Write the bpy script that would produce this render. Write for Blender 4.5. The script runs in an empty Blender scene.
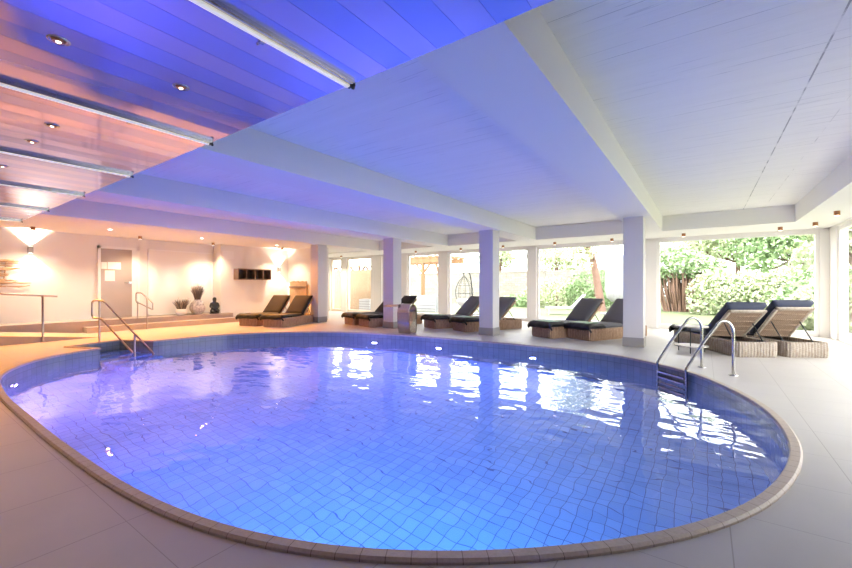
import bpy, bmesh, math, random
from mathutils import Vector, Matrix
import numpy as np
R = math.radians
random.seed(7)
rng = np.random.default_rng(7)
scn = bpy.context.scene
COL = scn.collection
PI = math.pi

# ------------------------------------------------------------------ nodes
class NT:
    def __init__(s, name):
        s.m = bpy.data.materials.new(name); s.m.use_nodes = True
        s.t = s.m.node_tree; s.t.nodes.clear()
        s.out = s.t.nodes.new('ShaderNodeOutputMaterial')
    def n(s, typ, **kw):
        nd = s.t.nodes.new(typ)
        for k, v in kw.items():
            if k.startswith('i_'):
                key = k[2:].replace('_', ' ')
                s.set(nd.inputs[key], v)
            else: setattr(nd, k, v)
        return nd
    def set(s, sock, v):
        if hasattr(v, 'is_output') or isinstance(v, bpy.types.NodeSocket): s.t.links.new(v, sock)
        elif isinstance(v, bpy.types.Node): s.t.links.new(v.outputs[0], sock)
        else:
            if isinstance(v, (tuple, list)) and len(v) == 3 and sock.type == 'RGBA': v = (*v, 1)
            sock.default_value = v
    def math(s, op, a, b=0.0, c=0.0):
        nd = s.t.nodes.new('ShaderNodeMath'); nd.operation = op
        s.set(nd.inputs[0], a); s.set(nd.inputs[1], b); s.set(nd.inputs[2], c)
        return nd.outputs[0]
    def mix(s, f, a, b):
        nd = s.t.nodes.new('ShaderNodeMix'); nd.data_type = 'RGBA'
        s.set(nd.inputs['Factor'], f); s.set(nd.inputs[6], a); s.set(nd.inputs[7], b)
        return nd.outputs[2]
    def noise(s, vec, scale, detail=2, rough=.5):
        nd = s.t.nodes.new('ShaderNodeTexNoise')
        if vec is not None: s.set(nd.inputs['Vector'], vec)
        nd.inputs['Scale'].default_value = scale; nd.inputs['Detail'].default_value = detail
        nd.inputs['Roughness'].default_value = rough
        return nd.outputs['Fac']
    def geo(s): return s.n('ShaderNodeNewGeometry').outputs['Position']
    def obj(s): return s.n('ShaderNodeTexCoord').outputs['Object']
    def uv(s): return s.n('ShaderNodeTexCoord').outputs['UV']
    def scale(s, vec, v):
        nd = s.t.nodes.new('ShaderNodeVectorMath'); nd.operation = 'MULTIPLY'
        s.set(nd.inputs[0], vec); nd.inputs[1].default_value = v
        return nd.outputs[0]
    def sep(s, vec):
        nd = s.t.nodes.new('ShaderNodeSeparateXYZ'); s.set(nd.inputs[0], vec); return nd.outputs
    def ramp(s, f, pts):
        nd = s.t.nodes.new('ShaderNodeValToRGB'); s.set(nd.inputs[0], f)
        e = nd.color_ramp.elements
        while len(e) < len(pts): e.new(.5)
        for i, (p, c) in enumerate(pts):
            e[i].position = p; e[i].color = (*c, 1) if len(c) == 3 else c
        return nd.outputs[0]
    def bump(s, h, strength=.3, dist=.01):
        nd = s.t.nodes.new('ShaderNodeBump'); s.set(nd.inputs['Height'], h)
        nd.inputs['Strength'].default_value = strength; nd.inputs['Distance'].default_value = dist
        return nd.outputs[0]
    def line(s, coord, pitch, off, w):
        # 1 on joints of width w every pitch
        a = s.math('SUBTRACT', coord, off); a = s.math('DIVIDE', a, pitch)
        f = s.math('FRACT', a); f = s.math('SUBTRACT', f, .5); f = s.math('ABSOLUTE', f)
        return s.math('GREATER_THAN', f, .5 - w / pitch / 2)
    def bsdf(s, **kw):
        p = s.n('ShaderNodeBsdfPrincipled')
        for k, v in kw.items(): s.set(p.inputs[k.replace('_', ' ')], v)
        s.t.links.new(p.outputs[0], s.out.inputs[0]); return p

M = {}
def simple(name, col, rough=.5, metal=0, spec=.5, noise=0, nscale=20, bump=0, bscale=80, **kw):
    t = NT(name); c = col
    if noise:
        f = t.noise(t.obj(), nscale, 4)
        c = t.mix(f, tuple(x * (1 - noise) for x in col), tuple(min(1, x * (1 + noise)) for x in col))
    args = dict(Base_Color=c, Roughness=rough, Metallic=metal, **kw)
    args['Specular IOR Level'] = spec
    if bump: args['Normal'] = t.bump(t.noise(t.obj(), bscale, 3), bump, .004)
    p = t.n('ShaderNodeBsdfPrincipled')
    for k, v in args.items(): t.set(p.inputs[k.replace('_', ' ')], v)
    t.t.links.new(p.outputs[0], t.out.inputs[0])
    M[name] = t.m; return t.m
def emit(name, col, st):
    t = NT(name); e = t.n('ShaderNodeEmission'); t.set(e.inputs[0], col); e.inputs[1].default_value = st
    t.t.links.new(e.outputs[0], t.out.inputs[0]); M[name] = t.m; return t.m

# floor: large pale stoneware tiles
t = NT('floor_tile'); g = t.geo(); sx, sy, sz = t.sep(g)[:3]
ln = t.math('MAXIMUM', t.line(sx, .655, .11, .006), t.line(sy, .65, 2.75, .004))
nz = t.noise(t.scale(g, (1.2, 1.2, 1)), 2.5, 6, .6)
c = t.mix(nz, (.39, .365, .34), (.47, .445, .42))
c = t.mix(t.math('MULTIPLY', ln, .65), c, (.22, .20, .18))
rg = t.math('MULTIPLY_ADD', t.noise(g, 6, 4), .15, .38)
t.bsdf(Base_Color=c, Roughness=rg, **{'Specular_IOR_Level': .35}); M['floor_tile'] = t.m
# coping stone
t = NT('coping_stone'); u = t.sep(t.uv())
jl = t.line(u[0], .115, 0, .004)
nz = t.noise(t.geo(), 60, 5, .7); n2 = t.noise(t.geo(), 5, 2)
c = t.mix(nz, (.26, .20, .155), (.52, .43, .35)); c = t.mix(t.math('MULTIPLY', n2, .35), c, (.55, .48, .40))
c = t.mix(t.math('MULTIPLY', jl, .75), c, (.10, .075, .055))
t.bsdf(Base_Color=c, Roughness=.6, Normal=t.bump(nz, .3, .003)); M['coping_stone'] = t.m
# pool tile (walls via uv, floor via position)
def pooltile(name, coord, a, b, jc, pw=.125, ph=.125, jw=.007):
    t = NT(name); co = t.sep(t.uv() if coord == 'uv' else t.geo())
    ln = t.math('MAXIMUM', t.line(co[0], pw, .03, jw), t.line(co[1], ph, .02, jw))
    sn = t.n('ShaderNodeTexWhiteNoise', noise_dimensions='2D')
    fx = t.math('FLOOR', t.math('DIVIDE', t.math('SUBTRACT', co[0], .03), pw)); fy = t.math('FLOOR', t.math('DIVIDE', t.math('SUBTRACT', co[1], .02), ph))
    cb = t.n('ShaderNodeCombineXYZ'); t.set(cb.inputs[0], fx); t.set(cb.inputs[1], fy)
    t.set(sn.inputs['Vector'], cb.outputs[0])
    c = t.mix(sn.outputs['Value'], a, b)
    c = t.mix(ln, c, jc)
    t.bsdf(Base_Color=c, Roughness=.25, **{'Specular_IOR_Level': .5}); M[name] = t.m
pooltile('pool_wall_tile', 'uv', (.19, .225, .235), (.23, .27, .28), (.12, .145, .16), .125, .125)
pooltile('pool_floor_tile', 'geo', (.165, .33, .67), (.205, .39, .75), (.05, .10, .30), .12, .12, .006)
# water
t = NT('pool_water'); g = t.geo()
a = t.noise(t.scale(g, (1.0, 1.5, 1)), 1.6, 2, .45)
b = t.noise(g, 4.5, 1, .4)
h = t.math('ADD', t.math('MULTIPLY', a, 1.0), t.math('MULTIPLY', b, .09))
nb = t.bump(h, 1.0, .019)
fr = t.n('ShaderNodeFresnel'); fr.inputs['IOR'].default_value = 1.333; t.set(fr.inputs['Normal'], nb)
gl = t.n('ShaderNodeBsdfGlass'); gl.inputs['IOR'].default_value = 1.333; gl.inputs['Roughness'].default_value = 0; gl.inputs['Color'].default_value = (.97, .99, 1, 1)
t.set(gl.inputs['Normal'], nb)
t.t.links.new(gl.outputs[0], t.out.inputs[0]); M['pool_water'] = t.m
# plaster ceilings / walls
t = NT('board_concrete'); g = t.geo(); co = t.sep(g)
st = t.noise(t.scale(g, (.8, 16, 1)), 2.0, 5, .65)
mask = t.noise(t.scale(g, (.5, 1.3, 1)), 1.3, 3)
th = t.ramp(st, [(.62, (0, 0, 0)), (.70, (1, 1, 1))])
th = t.math('MULTIPLY', th, t.math('GREATER_THAN', mask, .5))
bl = t.math('MULTIPLY', t.line(co[1], .14, .03, .005), t.ramp(t.noise(t.scale(g, (.6, 3, 1)), 2.1, 2), [(.5, (0, 0, 0)), (.62, (1, 1, 1))]))
bl = t.math('MULTIPLY', bl, .7)
seam = t.math('MULTIPLY', t.line(co[0], 60, .755, .013), t.ramp(t.noise(g, 6, 4), [(.42, (.12,) * 3), (.58, (1, 1, 1))]))
seam2 = t.math('MULTIPLY', t.line(co[0], 60, 1.13, .009), t.ramp(t.noise(g, 3.7, 3), [(.45, (0, 0, 0)), (.6, (1, 1, 1))]))
dk = t.math('MAXIMUM', t.math('MULTIPLY', th, .34), t.math('MAXIMUM', t.math('MULTIPLY', bl, .75), t.math('MAXIMUM', t.math('MULTIPLY', seam, .75), t.math('MULTIPLY', seam2, .45))))
c = t.mix(dk, t.mix(t.noise(t.scale(g, (.25, 7, 1)), 1.0, 4, .6), (.80, .80, .785), (.90, .90, .885)), (.18, .19, .20))
t.bsdf(Base_Color=c, Roughness=.75, Normal=t.bump(st, .25, .01)); M['board_concrete'] = t.m
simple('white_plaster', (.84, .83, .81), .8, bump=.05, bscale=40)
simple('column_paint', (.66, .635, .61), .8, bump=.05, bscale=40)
simple('wall_plaster', (.80, .77, .73), .85, bump=.08, bscale=60)
simple('window_frame', (.84, .82, .79), .45)
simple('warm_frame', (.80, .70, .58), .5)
simple('plinth_grey', (.33, .31, .29), .5)
# glossy ceiling lamellas, blue and pinkish reflections put into the striped base colour
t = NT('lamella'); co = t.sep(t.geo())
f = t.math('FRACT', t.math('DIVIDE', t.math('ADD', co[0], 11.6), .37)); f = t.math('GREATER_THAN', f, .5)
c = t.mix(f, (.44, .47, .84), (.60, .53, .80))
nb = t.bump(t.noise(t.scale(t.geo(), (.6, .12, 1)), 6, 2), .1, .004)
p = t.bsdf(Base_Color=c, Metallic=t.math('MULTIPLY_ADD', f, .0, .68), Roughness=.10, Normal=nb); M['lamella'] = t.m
simple('chrome', (.50, .49, .47), .14, 1)
simple('brushed_steel', (.55, .53, .50), .22, 1)
simple('dark_metal', (.03, .035, .04), .4, .7)
simple('rail_steel', (.50, .43, .38), .28, 1)
simple('copper', (.42, .20, .10), .35, .8)
emit('lamp_glow', (1, .86, .66), 6)
emit('lamp_white', (1, .95, .85), 9)
simple('tube_glow', (.86, .84, .76), .3, **{'Emission Color': (1, .94, .8, 1), 'Emission Strength': .35})
emit('pool_glow', (.5, .4, 1), 9)
# wicker
def wicker(name, a, b, cdk):
    t = NT(name); g = t.obj(); co = t.sep(g)
    uu = t.sep(t.uv()); gap = t.math('LESS_THAN', t.math('COSINE', t.math('MULTIPLY', uu[0], 2 * PI)), -.45)
    wv = t.math('SINE', t.math('ADD', t.math('MULTIPLY', uu[1], 14 * PI), t.math('MULTIPLY', t.math('FLOOR', uu[0]), PI)))
    v1 = t.noise(t.scale(g, (11, 11, 3)), 2.2, 3, .6)
    rows = t.math('SINE', t.math('MULTIPLY', co[2], 330))
    c = t.ramp(v1, [(.32, a), (.52, b), (.68, a)])
    v2 = t.noise(t.scale(g, (2, 2, 30)), 3, 2)
    c = t.mix(t.math('MULTIPLY', v2, .4), c, cdk); c = t.mix(t.math('MULTIPLY', gap, .55), c, cdk); c = t.mix(t.math('MULTIPLY', t.math('GREATER_THAN', wv, .3), .22), c, cdk)
    t.bsdf(Base_Color=c, Roughness=.65, Normal=t.bump(rows, .6, .004)); M[name] = t.m
wicker('wicker', (.42, .24, .13), (.66, .45, .29), (.20, .11, .06))
wicker('wicker_lit', (.36, .27, .20), (.60, .53, .45), (.20, .15, .11))  # right pair: stronger light put into a paler copy of the wicker
t = NT('weave'); g = t.obj(); co = t.sep(g)
w1 = t.math('SINE', t.math('MULTIPLY', co[0], 210)); w2 = t.math('SINE', t.math('MULTIPLY', co[1], 90))
h = t.math('MULTIPLY', w1, w2)
c = t.mix(t.noise(t.scale(g, (3, 12, 3)), 6, 3), (.22, .13, .08), (.50, .37, .27))
c = t.mix(t.math('GREATER_THAN', t.math('ABSOLUTE', w2), .25), (.14, .09, .06), c)
t.bsdf(Base_Color=c, Roughness=.7, Normal=t.bump(h, .5, .005)); M['weave'] = t.m
simple('cushion_grey', (.12, .117, .128), .85, noise=.15, nscale=60, bump=.2, bscale=300)
simple('cushion_navy', (.035, .042, .075), .8, noise=.1, nscale=60, bump=.2, bscale=300)
simple('cushion_brown', (.020, .017, .017), .85, noise=.15, nscale=60, bump=.2, bscale=300)
simple('cover_black', (.012, .012, .014), .6, noise=.1, bump=.15, bscale=60)
simple('sheen_green', (.42, .55, .40), .9, bump=.3, bscale=200)  # window sheen on the dark foot covers, painted pale green
simple('door_frame', (.86, .84, .80), .4)
simple('door_glass', (.42, .33, .27), .22, noise=.12, nscale=1.5, spec=.6)
simple('paper', (.88, .87, .84), .8)
simple('board_gloss', (.88, .84, .77), .10, spec=.6)
simple('platform_tile', (.46, .38, .32), .6, noise=.1, nscale=8)
simple('walnut', (.17, .10, .065), .5, noise=.3, nscale=14)
simple('walnut_dark', (.06, .035, .022), .5, noise=.3, nscale=14)
t = NT('slat_wood'); g = t.obj(); co = t.sep(g)
c = t.mix(t.noise(t.scale(g, (30, 30, 3)), 1.5, 4), (.28, .15, .07), (.58, .38, .22))
t.bsdf(Base_Color=c, Roughness=.65); M['slat_wood'] = t.m
simple('black_resin', (.018, .017, .016), .4, noise=.3, nscale=30)
simple('pot_white', (.78, .75, .70), .6)
simple('dry_grass', (.16, .13, .11), .8, noise=.4, nscale=9)
simple('dry_grass_tip', (.55, .42, .30), .8)
t = NT('mottled_vase'); g = t.obj()
c = t.ramp(t.noise(g, 14, 5, .65), [(.35, (.24, .21, .20)), (.5, (.55, .51, .48)), (.65, (.70, .66, .62))])
t.bsdf(Base_Color=c, Roughness=.6); M['mottled_vase'] = t.m
simple('driftwood', (.50, .33, .19), .6, noise=.4, nscale=10)
simple('stone_table', (.52, .47, .42), .5)
# outdoors
simple('leaf', (.28, .40, .20), .6, noise=.5, nscale=5)
simple('leaf_pale', (.50, .56, .36), .6, noise=.3, nscale=4)
simple('leaf_dark', (.12, .20, .10), .6, noise=.5, nscale=5)
simple('blossom', (.60, .52, .52), .6)
simple('bark', (.20, .12, .085), .85, noise=.4, nscale=12)
simple('bark_pale', (.22, .13, .10), .85, noise=.3, nscale=8)
simple('lawn', (.13, .155, .075), .9, noise=.15, nscale=3)
simple('terrace', (.36, .34, .30), .8)
simple('timber', (.27, .15, .07), .6, noise=.2, nscale=4)
simple('timber_dark', (.15, .08, .05), .7, noise=.2, nscale=4)
simple('outdoor_white', (.38, .38, .40), .7)
simple('planter_grey', (.26, .27, .29), .6, noise=.1)
simple('lounge_grey', (.48, .49, .52), .7)
t = NT('garden_stone'); g = t.geo(); co = t.sep(g)
bt = t.n('ShaderNodeTexBrick'); cb = t.n('ShaderNodeCombineXYZ'); t.set(cb.inputs[0], co[0]); t.set(cb.inputs[1], co[2])
t.set(bt.inputs['Vector'], cb.outputs[0])
for k, v in dict(Scale=1.0, **{'Brick Width': .5, 'Row Height': .18, 'Mortar Size': .012}).items(): bt.inputs[k].default_value = v
bt.inputs['Color1'].default_value = (.20, .18, .15, 1); bt.inputs['Color2'].default_value = (.28, .265, .24, 1); bt.inputs['Mortar'].default_value = (.15, .13, .11, 1)
t.bsdf(Base_Color=t.mix(.25, bt.outputs[0], t.ramp(t.noise(g, 8, 5), [(.4, (.12, .11, .09)), (.6, (.3, .29, .27))])), Roughness=.9); M['garden_stone'] = t.m
t = NT('warm_render'); g = t.geo()
c = t.ramp(t.noise(g, 22, 4, .7), [(.40, (.24, .14, .07)), (.52, (.30, .20, .12)), (.6, (.34, .27, .18))])
t.bsdf(Base_Color=c, Roughness=.9); M['warm_render'] = t.m
# glass pane
t = NT('window_pane'); tr = t.n('ShaderNodeBsdfTransparent'); gs = t.n('ShaderNodeBsdfGlossy'); gs.inputs['Roughness'].default_value = .0
fr = t.n('ShaderNodeFresnel'); fr.inputs['IOR'].default_value = 1.45; mx = t.n('ShaderNodeMixShader')
tr.inputs[0].default_value = (.97, .98, .98, 1)
bk = t.math('SUBTRACT', 1, t.n('ShaderNodeNewGeometry').outputs['Backfacing']); t.set(mx.inputs[0], t.math('MULTIPLY', fr.outputs[0], bk)); t.t.links.new(tr.outputs[0], mx.inputs[1]); t.t.links.new(gs.outputs[0], mx.inputs[2]); t.t.links.new(mx.outputs[0], t.out.inputs[0])
M['window_pane'] = t.m

# ------------------------------------------------------------------ mesh helpers
class MB:
    def __init__(s): s.v = []; s.f = []; s.sm = []; s.uv = []; s.mi = []
    def add(s, vs, fs, smooth=False, uvs=None, mi=0):
        o = len(s.v); s.v += [tuple(p) for p in vs]
        for k, f in enumerate(fs):
            s.f.append([i + o for i in f]); s.sm.append(smooth); s.mi.append(mi)
            s.uv.append(uvs[k] if uvs else None)
        return s
    def box(s, x0, x1, y0, y1, z0, z1, mi=0):
        v = [(x, y, z) for z in (z0, z1) for y in (y0, y1) for x in (x0, x1)]
        return s.add(v, [(0, 2, 3, 1), (4, 5, 7, 6), (0, 1, 5, 4), (2, 6, 7, 3), (0, 4, 6, 2), (1, 3, 7, 5)], mi=mi)
    def obox(s, c, half, mat, mi=0):
        v = [Vector(c) + mat @ Vector((a * half[0], b * half[1], d * half[2])) for d in (-1, 1) for b in (-1, 1) for a in (-1, 1)]
        return s.add(v, [(0, 2, 3, 1), (4, 5, 7, 6), (0, 1, 5, 4), (2, 6, 7, 3), (0, 4, 6, 2), (1, 3, 7, 5)], mi=mi)
    def rbox(s, x0, x1, y0, y1, z0, z1, r=.02, seg=3, mi=0):
        bm = bmesh.new(); bmesh.ops.create_cube(bm, size=1)
        for v in bm.verts: v.co = Vector(((x0 + x1) / 2 + v.co.x * (x1 - x0), (y0 + y1) / 2 + v.co.y * (y1 - y0), (z0 + z1) / 2 + v.co.z * (z1 - z0)))
        bmesh.ops.bevel(bm, geom=bm.edges[:], offset=r, segments=seg, profile=.5, affect='EDGES')
        return s.frombm(bm, True, mi)
    def frombm(s, bm, smooth=False, mi=0, mat=None):
        bm.verts.index_update()
        s.add([(mat @ v.co if mat else v.co) for v in bm.verts], [[v.index for v in f.verts] for f in bm.faces], smooth, mi=mi); bm.free(); return s
    def tube(s, pts, r, n=8, cap=True, mi=0):
        pts = [Vector(p) for p in pts]; rs = r if isinstance(r, (list, tuple)) else [r] * len(pts)
        rings = []; up = None
        for i, p in enumerate(pts):
            d = (pts[min(i + 1, len(pts) - 1)] - pts[max(i - 1, 0)]).normalized()
            if up is None:
                up = Vector((0, 0, 1)) if abs(d.z) < .9 else Vector((1, 0, 0))
            a = d.cross(up).normalized(); b = a.cross(d).normalized(); up = b
            rings.append([p + (a * math.cos(2 * PI * k / n) + b * math.sin(2 * PI * k / n)) * rs[i] for k in range(n)])
        v = [q for rg in rings for q in rg]; f = []
        for i in range(len(pts) - 1):
            for k in range(n): f.append((i * n + k, i * n + (k + 1) % n, (i + 1) * n + (k + 1) % n, (i + 1) * n + k))
        s.add(v, f, True, mi=mi)
        if cap:
            s.add(rings[0], [list(range(n))[::-1]], mi=mi); s.add(rings[-1], [list(range(n))], mi=mi)
        return s
    def lathe(s, prof, c=(0, 0, 0), n=20, mi=0):
        v = []; f = []
        for (r, z) in prof:
            for k in range(n): v.append((c[0] + r * math.cos(2 * PI * k / n), c[1] + r * math.sin(2 * PI * k / n), c[2] + z))
        for i in range(len(prof) - 1):
            for k in range(n): f.append((i * n + k, i * n + (k + 1) % n, (i + 1) * n + (k + 1) % n, (i + 1) * n + k))
        s.add(v, f, True, mi=mi)
        s.add(v[:n], [list(range(n))[::-1]], mi=mi); s.add(v[-n:], [list(range(n))], mi=mi)
        return s
    def build(s, name, mat, parent=None, loc=None, bevel=0):
        me = bpy.data.meshes.new(name); me.from_pydata(s.v, [], s.f)
        me.polygons.foreach_set('use_smooth', s.sm)
        me.polygons.foreach_set('material_index', s.mi)
        if any(u is not None for u in s.uv):
            l = me.uv_layers.new(name='UVMap'); i = 0
            for k, f in enumerate(s.f):
                for j in range(len(f)):
                    if s.uv[k]: l.data[i].uv = s.uv[k][j]
                    i += 1
        for m in (mat if isinstance(mat, list) else [mat]): me.materials.append(M[m])
        me.update()
        o = bpy.data.objects.new(name, me); COL.objects.link(o)
        if parent: o.parent = parent
        if loc is not None: o.location = loc
        if bevel:
            b = o.modifiers.new('bevel', 'BEVEL'); b.width = bevel; b.segments = 2; b.limit_method = 'ANGLE'
        return o
def tag(o, label=None, cat=None, group=None, kind=None):
    if label: o['label'] = label
    if cat: o['category'] = cat
    if group: o['group'] = group
    if kind: o['kind'] = kind
    return o
def empty(name, loc, rz, label, cat, group=None, kind=None):
    o = bpy.data.objects.new(name, None); COL.objects.link(o); o.location = loc; o.rotation_euler = (0, 0, rz)
    o.empty_display_size = .1
    return tag(o, label, cat, group, kind)
def copy_tree(o, parent=None):
    c = o.copy(); COL.objects.link(c); c.parent = parent
    for ch in list(o.children): copy_tree(ch, c)
    return c
def struct(mb, name, mat, label, cat, **kw):
    return tag(mb.build(name, mat, **kw), label, cat, kind='structure')
def catmull(pts, n=8, closed=False):
    P = [Vector(p) for p in pts]; out = []; L = len(P)
    rngi = range(L if closed else L - 1)
    for i in rngi:
        if closed: a, b, c, d = P[(i - 1) % L], P[i], P[(i + 1) % L], P[(i + 2) % L]
        else: a, b, c, d = P[max(i - 1, 0)], P[i], P[i + 1], P[min(i + 2, L - 1)]
        for k in range(n):
            t = k / n
            out.append(.5 * ((2 * b) + (c - a) * t + (2 * a - 5 * b + 4 * c - d) * t * t + (3 * b - a - 3 * c + d) * t ** 3))
    if not closed: out.append(P[-1])
    return out
def fillet(pts, r, n=6):
    """polyline with rounded corners"""
    P = [Vector(p) for p in pts]; out = [P[0]]
    for i in range(1, len(P) - 1):
        a = (P[i - 1] - P[i]); b = (P[i + 1] - P[i]); rr = min(r, a.length * .49, b.length * .49)
        p0 = P[i] + a.normalized() * rr; p1 = P[i] + b.normalized() * rr
        for k in range(n + 1):
            t = k / n; out.append((1 - t) ** 2 * p0 + 2 * t * (1 - t) * P[i] + t * t * p1)
    out.append(P[-1]); return out

# ------------------------------------------------------------------ pool outline
raw = [(-7.886, 1.066), (-8.72, 1.393), (-9.289, 1.80), (-9.60, 2.25), (-9.82, 2.75), (-10.05, 3.65), (-10.05, 4.605), (-9.85, 5.45), (-9.342, 6.30), (-8.465, 7.05), (-7.533, 7.50), (-6.45, 7.74),
       (-5.562, 7.83), (-4.453, 7.90), (-3.468, 7.946), (-2.329, 7.913), (-1.897, 7.848), (-1.132, 7.619), (-.588, 7.203), (-.164, 6.793), (.192, 6.143), (.381, 5.655), (.52, 5.111), (.565, 4.538),
       (.559, 4.116), (.508, 3.786), (.434, 3.483), (.295, 3.061), (.127, 2.715), (-.021, 2.488), (-.155, 2.306), (-.283, 2.158), (-.406, 2.021), (-.70, 1.754), (-.931, 1.57), (-1.178, 1.408), (-1.439, 1.259),
       (-1.909, 1.086), (-2.372, .989), (-3.04, .924), (-4.295, .895), (-5.098, .90), (-6.521, .92)]
dense = catmull([(x, y, 0) for x, y in raw], 12, True)
# arc-length resample + light smoothing
L = [0]
for i in range(len(dense)): L.append(L[-1] + (dense[(i + 1) % len(dense)] - dense[i]).length)
N = 220; sm = []
j = 0
for k in range(N):
    s = L[-1] * k / N
    while L[j + 1] < s: j += 1
    tt = (s - L[j]) / (L[j + 1] - L[j]); sm.append(dense[j].lerp(dense[(j + 1) % len(dense)], tt))
for _ in range(6): sm = [(sm[i - 1] + sm[i] * 2 + sm[(i + 1) % N]) / 4 for i in range(N)]
NA, NB, NC, ND = Vector((-9.80, 2.69, 0)), Vector((-10.60, 2.40, 0)), Vector((-10.96, 3.36, 0)), Vector((-10.10, 3.72, 0))
def nearest(p): return min(range(N), key=lambda i: (sm[i] - p).length)
ia, ib = nearest(NA), nearest(ND)
if ia > ib: ia, ib = ib, ia; 
# sequence runs from ia (lower y) to ib
keep = [sm[(ib + 1 + k) % N] for k in range(N - (ib - ia + 1))]
# ensure orientation: keep starts just after ND and ends just before NA
outline = [ND] + keep + [NA] if (keep[0] - ND).length < (keep[-1] - ND).length else [NA] + keep + [ND]
outline = outline + ([NB, NC] if outline[-1] is NA else [NC, NB])
def area(P): return sum(P[i].x * P[(i + 1) % len(P)].y - P[(i + 1) % len(P)].x * P[i].y for i in range(len(P))) / 2
if area(outline) < 0: outline = outline[::-1]
NO = len(outline)
def offset(P, d):
    out = []
    n = len(P)
    for i in range(n):
        a = (P[i] - P[i - 1]).normalized(); b = (P[(i + 1) % n] - P[i]).normalized()
        na = Vector((a.y, -a.x, 0)); nb = Vector((b.y, -b.x, 0)); m = (na + nb)
        m = m.normalized() if m.length > 1e-6 else na
        k = 1 / max(.5, m.dot(na)); out.append(P[i] + m * d * k)
    return out
WATER = -.195; DEPTH = -1.42
X0, X1, Y0, Y1 = -14.45, 2.5, -3.5, 13.55
# floor with the pool hole
def ring_fill(outer, inner, z, extra=None):
    bm = bmesh.new()
    for loop in (outer, inner):
        vs = [bm.verts.new((p[0], p[1], z)) for p in loop]
        for i in range(len(vs)): bm.edges.new((vs[i], vs[(i + 1) % len(vs)]))
    bmesh.ops.triangle_fill(bm, use_beauty=True, edges=bm.edges[:])
    for f in bm.faces:
        f.normal_update()
        if f.normal.z < 0: f.normal_flip()
    return bm
floor_hole = offset(outline, .012)
mb = MB(); mb.frombm(ring_fill([(-16.4, Y0), (X1 + .15, Y0), (X1 + .15, 13.75), (-16.4, 13.75)], floor_hole, 0))
struct(mb, 'floor', 'floor_tile', 'pale grey stoneware tiled floor around the pool', 'floor')
# pool basin
mb = MB(); acc = 0
zs = [0.0, WATER, -.6, DEPTH]
for i in range(NO):
    p, q = outline[i], outline[(i + 1) % NO]; l = (q - p).length
    for a, b in zip(zs[:-1], zs[1:]):
        mb.add([(p.x, p.y, a), (q.x, q.y, a), (q.x, q.y, b), (p.x, p.y, b)], [(0, 1, 2, 3)], False, [[(acc, a), (acc + l, a), (acc + l, b), (acc, b)]])
    acc += l
bm = bmesh.new(); vs = [bm.verts.new((p.x, p.y, DEPTH)) for p in outline]
for i in range(NO): bm.edges.new((vs[i], vs[(i + 1) % NO]))
bmesh.ops.triangle_fill(bm, use_beauty=True, edges=bm.edges[:])
for f in bm.faces:
    f.normal_update()
    if f.normal.z < 0: f.normal_flip()
bm.verts.index_update(); mb.frombm(bm, mi=1)
basin = tag(mb.build('pool_basin', ['pool_wall_tile', 'pool_floor_tile']), 'oval swimming pool basin lined with small square blue tiles', 'pool', kind='structure')
# steps into the pool in the notch
dx = (ND - NC).normalized(); dy = (NB - NC).normalized(); wid = (NB - NC).length
mb = MB()
for k in range(5):
    ln = .30 + .30 * k; top = WATER - .08 - .2 * k
    c = (NC + NB) / 2 + dx * (ln / 2); c.z = (top + DEPTH) / 2
    m = Matrix((dx, -dy, Vector((0, 0, 1)))).transposed()
    mb.obox((c.x, c.y, (top + DEPTH) / 2), (ln / 2, wid / 2 - .01, (top - DEPTH) / 2), m)
mb.build('pool_steps', 'pool_floor_tile', basin)
# coping
inn = offset(outline, -.012); out_ = offset(outline, .062); mid1 = offset(outline, -.004); mid2 = offset(outline, .05)
prof = [(inn, -.012), (inn, .014), (mid1, .024), (mid2, .026), (out_, .014), (out_, .0005)]
mb = MB(); acc = 0
for i in range(NO):
    k2 = (i + 1) % NO; l = (outline[k2] - outline[i]).length
    for a in range(len(prof) - 1):
        (pa, za), (pb, zb) = prof[a], prof[a + 1]
        mb.add([(pa[i].x, pa[i].y, za), (pa[k2].x, pa[k2].y, za), (pb[k2].x, pb[k2].y, zb), (pb[i].x, pb[i].y, zb)], [(0, 3, 2, 1)], False,
               [[(acc, a * .02), (acc, a * .02 + .02), (acc + l, a * .02 + .02), (acc + l, a * .02)]])
    acc += l
tag(mb.build('pool_coping', 'coping_stone'), 'narrow rim of small brown stones edging the oval pool', 'pool edge')
# water
bm = bmesh.new(); vs = [bm.verts.new((p.x, p.y, WATER)) for p in outline]
for i in range(NO): bm.edges.new((vs[i], vs[(i + 1) % NO]))
bmesh.ops.triangle_fill(bm, use_beauty=True, edges=bm.edges[:])
for f in bm.faces:
    f.normal_update()
    if f.normal.z < 0: f.normal_flip()
mb = MB(); mb.frombm(bm)
tag(mb.build('pool_water', 'pool_water'), 'gently rippled blue and violet water filling the pool', 'water', kind='stuff')
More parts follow.
